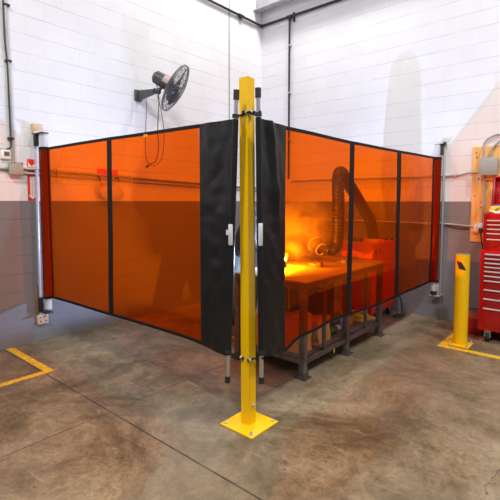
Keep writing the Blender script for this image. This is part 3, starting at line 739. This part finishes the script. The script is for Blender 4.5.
MB().poly([(3.925, -.70, 1.52), (3.945, -.69, 1.575), (4.10, -.66, 1.585), (4.12, -.70, 1.505), (3.97, -.72, 1.50)], (0, .012, 0)).build('packet', M['yellowp'], t)
MB().poly([(3.93, -.722, 1.518), (4.0, -.724, 1.495), (4.12, -.724, 1.49), (4.12, -.718, 1.515), (4.0, -.718, 1.52)], (0, .012, 0)).build('white_band', M['white'], t)
MB().poly([(3.935, -.692, 1.572), (3.955, -.684, 1.592), (4.10, -.655, 1.602), (4.10, -.66, 1.58)], (0, .012, 0)).build('blue_band', mat('packet_blue', srgb(60, 70, 150), .5), t)
MB().poly([(3.985, -.712, 1.535), (4.03, -.70, 1.562), (4.036, -.70, 1.556), (4.0, -.714, 1.53)], (0, -.012, 0)).build('printed_mark', M['dark'], t)
# red metal box on the floor
t = thing('metal_box', 'low dark red metal box on the floor between bollard and tool cabinet', 'box', (3.77, -.38, 0))
MB().box((3.635, -.50, 0), (3.855, -.24, .20), .006).build('body', M['darkred'], t)
MB().poly([(3.635, -.50, .2), (3.635, -.42, .26), (3.635, -.32, .26), (3.635, -.24, .2)], (.22, 0, 0)).build('lid', M['brown'], t)
MB().tube(spline([(3.67, -.40, .26), (3.68, -.40, .29), (3.745, -.40, .295), (3.81, -.40, .29), (3.82, -.40, .26)]), .008, 8).build('handle', M['dark'], t)

# ------------------------------------------------------------------ welding table
t = thing('welding_table', 'long steel welding table with a lower shelf behind the right curtain', 'table', (2.5, -2.1, 0))
tx0, tx1, ty0, ty1 = 2.04, 2.95, -3.0, -1.225
MB().box((tx0, ty0, .885), (tx1, ty1, .90), .002).build('tabletop', M['tbl'], t)
def frame(lo, hi): return MB().box(lo, hi, .003)
h = .03
for x in (tx1 - .055, tx0 + .055):
    for y, s in ((-2.955, 'leg'), (-2.13, 'leg'), (-1.285, 'leg')):
        lg = frame((x - h, y - h, .012), (x + h, y + h, .82)).build('leg', M['tblframe'], t)
        MB().box((x - .06, y - .06, 0), (x + .06, y + .06, .012), .003).poly([(x - .045, y - .045, .012), (x + .045, y - .045, .012), (x + .03, y - .03, .055), (x - .03, y - .03, .055)], (0, .075, 0)).build('foot_pad', M['foot'], lg)
for x in (tx1 - .055, tx0 + .055):
    frame((x - .022, ty0 + .015, .82), (x + .022, ty1 - .015, .885)).build('top_rail', M['tblframe'], t)
    frame((x - .018, ty0 + .05, .125), (x + .018, ty1 - .05, .17)).build('shelf_rail', M['tblframe'], t)
    for y in (-2.58, -1.66): frame((x - .014, y - .02, .17), (x + .014, y + .02, .82)).build('upright', M['tblframe'], t)
for y in (-2.955, -1.285, -2.13):
    frame((tx0 + .077, y - .022, .82), (tx1 - .077, y + .022, .885)).build('top_rail', M['tblframe'], t)
    frame((tx0 + .073, y - .018, .125), (tx1 - .073, y + .018, .17)).build('shelf_rail', M['tblframe'], t)
MB().box((tx0 + .06, ty0 + .04, .17), (tx1 - .08, ty1 - .04, .178)).build('shelf', M['tblframe'], t)
SZ = .179
# things on the lower shelf
def item(name, label, cat, mb, m): return tag(mb.build(name, m), label, cat)
def crumple(lo, hi, amp, s, sub=8):
    b = MB(); g = bmesh.ops.create_grid
    lo, hi = V(lo), V(hi); c = (lo + hi) / 2; d = (hi - lo) / 2
    gs = bmesh.ops.create_cube(b.bm, size=2)
    bmesh.ops.subdivide_edges(b.bm, edges=b.bm.edges[:], cuts=sub, use_grid_fill=True)
    for v in b.bm.verts:
        p = Vector((v.co.x * d.x, v.co.y * d.y, v.co.z * d.z)) + c
        if v.co.z > -.99: p += noise.noise_vector(p * s) * amp
        v.co = p
    return b
item('paper_sack', 'crumpled brown paper sack at the near end of the table shelf', 'sack', crumple((2.62, -2.88, SZ), (2.82, -2.68, .53), .03, 7), M['paperbag'])
item('cardboard_box', 'open tan cardboard box on the shelf behind the near table leg', 'box', crumple((2.30, -2.92, SZ), (2.56, -2.66, .50), .012, 4), M['card'])
item('paper_sack', 'tan paper sack in the middle of the table shelf, lit orange through the curtain', 'sack', crumple((2.58, -2.56, SZ), (2.80, -2.30, .42), .03, 6), M['paperbag'])
t = thing('toolbox', 'dark metal toolbox on the table shelf beside the paper sack', 'toolbox', (2.6, -2.45, SZ))
MB().box((2.20, -2.62, SZ), (2.52, -2.20, .38), .01).build('body', M['dark'], t)
MB().tube(spline([(2.36, -2.5, .38), (2.36, -2.48, .42), (2.36, -2.34, .42), (2.36, -2.32, .38)]), .01, 8).build('handle', M['blackmetal'], t)
t = thing('grinder', 'green angle grinder lying on the table shelf', 'grinder', (2.74, -2.2, SZ))
MB().cyl((2.74, -2.28, SZ + .045), (2.74, -2.08, SZ + .05), .042, .036, seg=20).build('motor_body', M['green'], t)
MB().cyl((2.74, -2.08, SZ + .05), (2.74, -2.0, SZ + .05), .04, .03, seg=16).build('gear_head', M['galv'], t)
MB().cyl((2.725, -2.03, SZ + .062), (2.718, -2.03, SZ + .062), .06, seg=24).build('disc', M['dark'], t)
item('green_sack', 'green cloth bundle on the shelf beside the middle table leg', 'bundle', crumple((2.58, -2.27, SZ), (2.68, -2.05, .36), .03, 8), M['green'])
t = thing('spray_bottle', 'pale blue plastic bottle on the shelf beyond the middle table leg', 'bottle', (2.72, -1.86, SZ))
MB().tube([(2.72, -1.88, SZ), (2.72, -1.88, SZ + .01), (2.72, -1.88, SZ + .12), (2.72, -1.88, SZ + .15), (2.72, -1.88, SZ + .17)], [.045, .05, .05, .03, .018], 24).build('body', M['bluewhite'], t)
MB().cyl((2.72, -1.88, SZ + .17), (2.72, -1.88, SZ + .20), .02, seg=16).build('cap', M['white'], t)
t = thing('cable_coil', 'coil of yellow cable on the far end of the table shelf', 'cable', (2.74, -1.45, SZ))
b = MB()
for k in range(5): b.ring((2.72 + .006 * (k % 2), -1.45, SZ + .014 + .02 * k), (.05 * (k - 2), .04, 1), .10 - .006 * (k % 3), .011, 32, 8)
b.build('coil', M['yellowp'], t)
item('rag_bundle', 'dull yellow rag between the middle uprights of the table shelf', 'rag', crumple((2.60, -1.78, SZ), (2.74, -1.62, .27), .03, 9), mat('rag_cloth', srgb(150, 120, 40), .9))
item('wood_offcut', 'flat wooden offcut poking out of the table shelf far corner', 'offcut', MB().box((2.68, -1.335, .1785), (2.86, -1.25, .205), .003), M['ply'])
tag(MB().cyl((2.917, -2.42, .10), (2.917, -2.42, .145), .009, seg=10).build('hang_tag', mat('tag_orange', srgb(226, 150, 60), .5)), 'small orange tag hanging on the table shelf rail', 'tag')
# machine box in shadow under the table
t = thing('welding_machine', 'dark welding machine with two pale slots standing under the table', 'welding machine', (2.3, -1.95, SZ))
MB().box((2.16, -2.14, SZ), (2.52, -1.72, .74), .01).build('body', M['dark'], t)
for z in (.66, .60): MB().box((2.521, -2.08, z), (2.526, -1.80, z + .022), .002).build('vent_slot', M['galv'], t)
# on the table top
def steel_piece(label, lo, hi, r=0, m='tblframe'):
    tag(MB().box(lo, hi, .003, Matrix.Rotation(r, 3, 'Z')).build('steel_part', M[m]), label, 'steel part')
steel_piece('small upright steel stub being welded under the glowing arc', (2.272, -2.412, .9005), (2.302, -2.388, .974))
steel_piece('short upright steel bracket on the table under the extraction hood', (2.52, -2.16, .9005), (2.58, -2.06, .95), .4)
steel_piece('small steel bar on the table between arc and extraction hood', (2.40, -2.12, .9005), (2.52, -2.08, .93), -.3)
steel_piece('small steel block near the far end of the table', (2.62, -1.75, .9005), (2.68, -1.68, .945), .2)
steel_piece('thin steel offcut lying near the far end of the table', (2.50, -1.62, .9005), (2.66, -1.59, .915), .5)

# ------------------------------------------------------------------ fume extractor
t = thing('fume_extractor', 'red fume extractor cabinet behind the table with a bent grey duct', 'fume extractor', (2.42, -.55, 0))
ex0, ex1, ey0, ey1, ez0, ez1 = 2.20, 2.64, -.95, -.15, .13, 1.07
body = MB().poly([(ex0, ey0, ez0), (ex0, ey0, .93), (ex0, ey0 + .02, .95), (ex0, ey0 + .03, ez1), (ex0, ey1, ez1), (ex0, ey1, ez0)], (ex1 - ex0, 0, 0)).build('body', M['redb'], t)
MB().box((ex0 + .06, ey0 - .006, .80), (ex1 - .2, ey0 + .004, .92), .003).build('louver', M['dark'], t)
for k in range(4): MB().box((ex0 + .065, ey0 - .012, .815 + k * .026), (ex1 - .205, ey0 - .004, .825 + k * .026)).build('louver_slat', M['redb'], t)
MB().box((ex1, -.86, .92), (ex1 + .006, -.82, 1.0), .002).build('side_latch', M['dark'], t)
MB().box((ex1, -.72, .94), (ex1 + .006, -.69, .99), .002).build('side_latch', M['dark'], t)
for x in (ex0 + .06, ex1 - .06):
    for y in (ey0 + .09, ey1 - .09):
        c = MB().cyl((x - .018, y, .05), (x + .018, y, .05), .05, seg=20).build('caster', M['rubber'], t)
        MB().box((x - .03, y - .03, .1), (x + .03, y + .03, .13), .003).box((x + .02, y - .015, .05), (x + .026, y + .015, .1)).box((x - .026, y - .015, .05), (x - .02, y + .015, .1)).build('caster_fork', M['galv'], c)
MB().cyl((2.48, -.55, 1.07), (2.48, -.55, 1.11), .11, .085, seg=28).build('duct_collar', M['galv'], t)
for x, y in ((2.56, -.32), (2.6, -.22)): MB().cyl((x, y, 1.07), (x, y, 1.10), .022, seg=14).build('knob', M['dark'], t)
MB().box((2.28, -.80, 1.07), (2.40, -.70, 1.13), .01).build('control_box', M['dark'], t)
DP = spline([(2.481, -.55, 1.09), (2.460, -.57, 1.228), (2.448, -.62, 1.369), (2.406, -.72, 1.509), (2.389, -.86, 1.645), (2.388, -1.04, 1.776), (2.405, -1.26, 1.915), (2.416, -1.42, 1.985), (2.428, -1.50, 1.875), (2.436, -1.50, 1.643), (2.450, -1.52, 1.337), (2.450, -1.54, 1.14), (2.435, -1.58, 1.05), (2.39, -1.61, 1.02)], 5)
# corrugated hose: resample finely
fine = []
for a, b in zip(DP, DP[1:]):
    for k in range(5): fine.append(a + (b - a) * k / 5)
fine.append(DP[-1])
MB().tube(fine, [.078 if (i % 4) < 2 else .071 for i in range(len(fine))], 22).build('flexible_duct', M['duct'], t, ang=60)
h2, h1 = V(2.29, -1.64, 1.036), V(2.17, -1.585, 1.092); hd = (h1 - h2).normalized()
hood = MB().tube([h2, h2 + hd * .03, h1 - hd * .02, h1], [.074, .078, .093, .096], 36, caps=False).tube(spline([(2.40, -1.612, 1.02), (2.34, -1.61, 1.035), (2.28, -1.60, 1.06)], 4), .056, 20).build('extraction_hood', M['duct'], t)
MB().ring(h1, hd, .096, .008, 40, 8).build('hood_rim', M['hoodrim'], hood)
MB().ring(h2, hd, .074, .008, 40, 8).build('hood_rim', M['hoodrim'], hood)
tag(MB().tube(spline([(2.70, -.30, .30), (2.74, -.22, .26), (2.755, -.18, .12), (2.75, -.17, .012), (2.70, -.25, .012), (2.72, -.38, .012), (2.80, -.30, .012), (2.78, -.12, .012)]), .009, 8).build('power_cable', M['rubber']), 'black power cable on the floor at the back of the red extractor', 'cable')

# ------------------------------------------------------------------ welder
def skin_mesh(verts, edges, radii, root=0, sub=2):
    me = bpy.data.meshes.new('figure_tmp'); me.from_pydata([tuple(v) for v in verts], edges, [])
    o = bpy.data.objects.new('figure_tmp', me); COL.objects.link(o)
    m = o.modifiers.new('skin', 'SKIN'); m.use_smooth_shade = True
    sv = me.skin_vertices[0].data
    for i, r in enumerate(radii):
        sv[i].radius = r if isinstance(r, tuple) else (r, r); sv[i].use_root = (i == root)
    s = o.modifiers.new('sub', 'SUBSURF'); s.levels = sub; s.render_levels = sub
    dg = bpy.context.evaluated_depsgraph_get()
    res = bpy.data.meshes.new_from_object(o.evaluated_get(dg))
    bpy.data.objects.remove(o)
    return res
def skinned(name, chains, mat_, parent, sub=2, root=0):
    vs, es, rs, idx = [], [], [], {}
    for ch in chains:
        prev = None
        for p, r in ch:
            k = tuple(round(c, 4) for c in p)
            if k not in idx: idx[k] = len(vs); vs.append(Vector(p)); rs.append(r)
            if prev is not None and prev != idx[k]: es.append((prev, idx[k]))
            prev = idx[k]
    off = root_loc(parent)
    me = skin_mesh([v - off for v in vs], es, rs, root, sub)
    me.materials.clear(); me.materials.append(mat_); me.name = name
    me.polygons.foreach_set('use_smooth', [True] * len(me.polygons))
    o = bpy.data.objects.new(name, me); COL.objects.link(o); o.parent = parent
    return o
t = thing('person', 'person in dark jacket and welding helmet bending over the table behind the yellow post', 'person', (1.55, -2.2, 0))
pel = (1.46, -2.20, .95); wst = (1.52, -2.20, 1.10); ch = (1.64, -2.20, 1.28); nk = (1.75, -2.20, 1.43); hdp = (1.86, -2.20, 1.52)
shr, shl = (1.68, -2.37, 1.36), (1.68, -2.0, 1.36)
elr, ell = (1.82, -2.43, 1.12), (1.86, -1.93, 1.12)
har, hal = (2.06, -2.375, 1.06), (2.06, -2.20, 1.04)
hpr, hpl = (1.475, -2.275, .86), (1.475, -2.125, .86)
knr, knl = (1.60, -2.42, .50), (1.53, -2.04, .50)
anr, anl = (1.53, -2.47, .09), (1.44, -2.0, .09)
tor, tol = (1.66, -2.49, .045), (1.57, -2.01, .045)
body = skinned('body', [[(pel, (.10, .085)), (wst, (.10, .085)), (ch, (.115, .09)), (nk, .055), (hdp, (.085, .10)), ((1.90, -2.2, 1.60), .085)],
                        [(ch, (.115, .09)), (shr, .05), (elr, .045), (har, .032)], [(ch, (.115, .09)), (shl, .05), (ell, .045), (hal, .032)],
                        [(pel, (.10, .085)), (hpr, .06), (knr, .05), (anr, .042), (tor, .035)], [(pel, (.10, .085)), (hpl, .06), (knl, .05), (anl, .042), (tol, .035)]], M['skin'], t)
skinned('jacket', [[((1.45, -2.2, .90), (.185, .15)), (wst, (.18, .145)), (ch, (.20, .155)), ((1.725, -2.2, 1.40), .085)],
                   [(ch, (.20, .155)), (shr, .085), (elr, .064), ((2.02, -2.385, 1.07), .05)], [(ch, (.20, .155)), (shl, .085), (ell, .064), ((2.02, -2.16, 1.05), .05)]], M['jacket'], t)
skinned('trousers', [[((1.50, -2.2, 1.04), (.15, .12)), (pel, (.16, .125)), ((1.475, -2.285, .85), .105), ((1.55, -2.36, .66), .09), (knr, .078), ((1.535, -2.467, .13), .07)], [(pel, (.16, .125)), ((1.475, -2.115, .85), .105), ((1.51, -2.07, .66), .09), (knl, .078), ((1.445, -2.003, .13), .07)]], M['trouser'], t)
for a, b_ in ((anr, tor), (anl, tol)):
    a, b_ = V(a), V(b_); d = (b_ - a); d.z = 0; d.normalize(); s = V(-d.y, d.x, 0)
    bt = MB()
    for k, (f, w, zt) in enumerate(((-.07, .036, .17), (.0, .042, .17), (.07, .045, .11), (.14, .05, .085), (.19, .044, .06), (.215, .02, .045))):
        pass
    secs = [(-.075, .032, .15), (-.04, .043, .17), (.03, .045, .165), (.07, .045, .115), (.14, .05, .09), (.19, .043, .07), (.218, .018, .04)]
    rings = []
    for f, w, zt in secs:
        c = V(a.x, a.y, 0) + d * f
        rings.append([bt.bm.verts.new(c + s * w * cx + V(0, 0, .004 + (zt - .004) * cz)) for cx, cz in ((-1, 0), (-1, .45), (-.75, .85), (-.3, 1), (.3, 1), (.75, .85), (1, .45), (1, 0))])
    for i in range(len(rings) - 1):
        for k in range(8): bt.bm.faces.new((rings[i][k], rings[i][(k + 1) % 8], rings[i + 1][(k + 1) % 8], rings[i + 1][k]))
    bt.bm.faces.new(rings[0]); bt.bm.faces.new(rings[-1])
    bo = bt.build('boot', M['boot'], t, ang=50)
    o2 = MB(); c = V(a.x, a.y, 0)
    o2.poly([c + d * f + s * w for f, w in ((-.08, .035), (.0, .047), (.1, .052), (.18, .046), (.222, .02))] + [c + d * f - s * w for f, w in ((.222, .02), (.18, .046), (.1, .052), (.0, .047), (-.08, .035))], (0, 0, .022))
    o2.build('sole', M['yellowp'] if a.y < -2.3 else M['rubber'], bo)
def hand(wr, fwd, up, side, name='glove'):
    """gloved hand: palm, four unequal bent fingers closing, thumb from the palm's side"""
    wr, fwd, up = V(wr), V(fwd).normalized(), V(up).normalized(); sd = fwd.cross(up).normalized() * side
    pc = wr + fwd * .055
    chains = [[(tuple(wr - fwd * .05), .047), (tuple(wr), (.04, .03)), (tuple(pc), (.046, .024))]]
    for i, (o_, ln) in enumerate(((-.034, .07), (-.011, .082), (.012, .078), (.034, .06))):
        b0 = wr + fwd * .095 + sd * o_
        k1 = b0 + fwd * ln * .45 - up * ln * .18; k2 = k1 + fwd * ln * .15 - up * ln * .38; k3 = k2 - fwd * ln * .18 - up * ln * .22
        chains.append([(tuple(pc), (.046, .024)), (tuple(b0), .0125), (tuple(k1), .0115), (tuple(k2), .0105), (tuple(k3), .009)])
    tb = wr + fwd * .035 - sd * .045 - up * .01
    chains.append([(tuple(pc), (.046, .024)), (tuple(tb), .014), (tuple(tb + fwd * .035 - sd * .012 - up * .02), .0125), (tuple(tb + fwd * .06 + sd * .008 - up * .035), .0105)])
    return skinned(name, chains, M['leather'], t, root=1)
hand(har, (.95, .05, -.2), (.1, 0, 1), 1); hand(hal, (.95, -.35, -.1), (.1, 0, 1), -1)
# welding helmet
hm = MB(); hc = V(1.885, -2.2, 1.545); ax_ = V(.78, 0, -.62); upv = V(.62, 0, .78)
def shell(u, v):
    a = -2.0 + 4.0 * u; th = -.75 + 2.2 * v
    r = .128 + (.03 if abs(a) < .8 else 0) * (1 - v)
    d = (ax_ * math.cos(a) + V(0, 1, 0) * math.sin(a)) * math.cos(max(th, -.15) if th < 0 else th)
    z = upv * (math.sin(th) * .145 if th > 0 else th * .17)
    return hc + d * r + z
hm.grid(shell, 28, 22)
hel = hm.build('welding_helmet', M['helmet'], t, ang=180)
pc = hc + ax_ * .152 - upv * .005
MB().poly([pc + V(0, -.055, 0) + upv * .045, pc + V(0, .055, 0) + upv * .045, pc + V(0, .055, 0) - upv * .045, pc + V(0, -.055, 0) - upv * .045], ax_ * .012).build('lens', M['glass'], hel)
# torch, arc and smoke
AR = V(2.288, -2.40, .992)
t = thing('welding_torch', 'welding torch held over the table plate by the person', 'torch', (2.2, -2.43, 1.0))
MB().tube(spline([(1.99, -2.40, .985), (2.10, -2.39, 1.015), (2.18, -2.39, 1.045), (2.235, -2.393, 1.042), (2.264, -2.396, 1.018)]), [.016] * 17 + [.014] * 8 + [.011] * 8, 12).build('handle', M['dark'], t)
MB().cyl((2.264, -2.396, 1.018), (2.278, -2.398, 1.005), .010, .007, seg=14).build('nozzle', M['galv'], t)
tag(MB().sphere(AR, .011, 12).build('welding_arc', M['arc']), 'bright white welding arc glowing at the curtain edge over the table', 'arc')
sm_c, sm_r = (2.24, -2.20, 1.36), (.45, .60, .45)
sm = MB().sphere(sm_c, 1.0, 24, sm_r).build('smoke_cloud', smoke_mat('weld_smoke', sm_c, sm_r, 9.0))
tag(sm, 'drifting welding smoke around the arc above the table', 'smoke', kind='stuff')

# ------------------------------------------------------------------ lights
def area(name, loc, size, power, col, aim=None):
    l = bpy.data.lights.new(name, 'AREA'); l.shape = 'DISK'; l.size = size; l.energy = power; l.color = col
    o = bpy.data.objects.new(name, l); COL.objects.link(o); o.location = loc
    if aim is not None:
        o.rotation_euler = (V(aim) - V(loc)).to_track_quat('-Z', 'Y').to_euler()
    return o
WARM = (1, .99, .975)
area('ceiling_lamp', (3.2, -7.6, 6.6), .5, 250, WARM)
area('ceiling_lamp', (6.7, -7.0, 6.6), .5, 270, WARM)
area('ceiling_lamp', (6.7, -2.4, 6.6), .5, 215, WARM)
area('ceiling_lamp', (1.5, -1.0, 6.9), .5, 125, WARM)
w = bpy.data.worlds.new('hall'); sc.world = w; w.use_nodes = True
bg = w.node_tree.nodes['Background']; bg.inputs[0].default_value = (.95, .96, 1.0, 1); bg.inputs[1].default_value = .25

# ------------------------------------------------------------------ camera
cd = bpy.data.cameras.new('camera'); cam = bpy.data.objects.new('camera', cd); COL.objects.link(cam)
cd.sensor_width = 36; cd.lens = 426.778 / 500 * 36; cd.shift_y = -21.3466 / 500; cd.clip_end = 100
yaw, pit, rol = math.radians(40.4217), math.radians(3.6672), math.radians(.0809)
fw = V(-math.sin(yaw) * math.cos(pit), math.cos(yaw) * math.cos(pit), -math.sin(pit)); rt = V(math.cos(yaw), math.sin(yaw), 0); up = rt.cross(fw)
r2 = rt * math.cos(rol) + up * math.sin(rol); u2 = -rt * math.sin(rol) + up * math.cos(rol)
mx = Matrix((r2, u2, -fw)).transposed().to_4x4(); mx.translation = V(5.0151, -6.1986, 1.6256)
cam.matrix_world = mx
sc.camera = cam

vs = sc.view_settings; vs.view_transform = 'Standard'; vs.look = 'None'; vs.gamma = 1; vs.use_curve_mapping = False; vs.exposure = .22
sc.cycles.use_denoising = True
sc.cycles.transparent_max_bounces = 16
sc.cycles.sample_clamp_indirect = 6
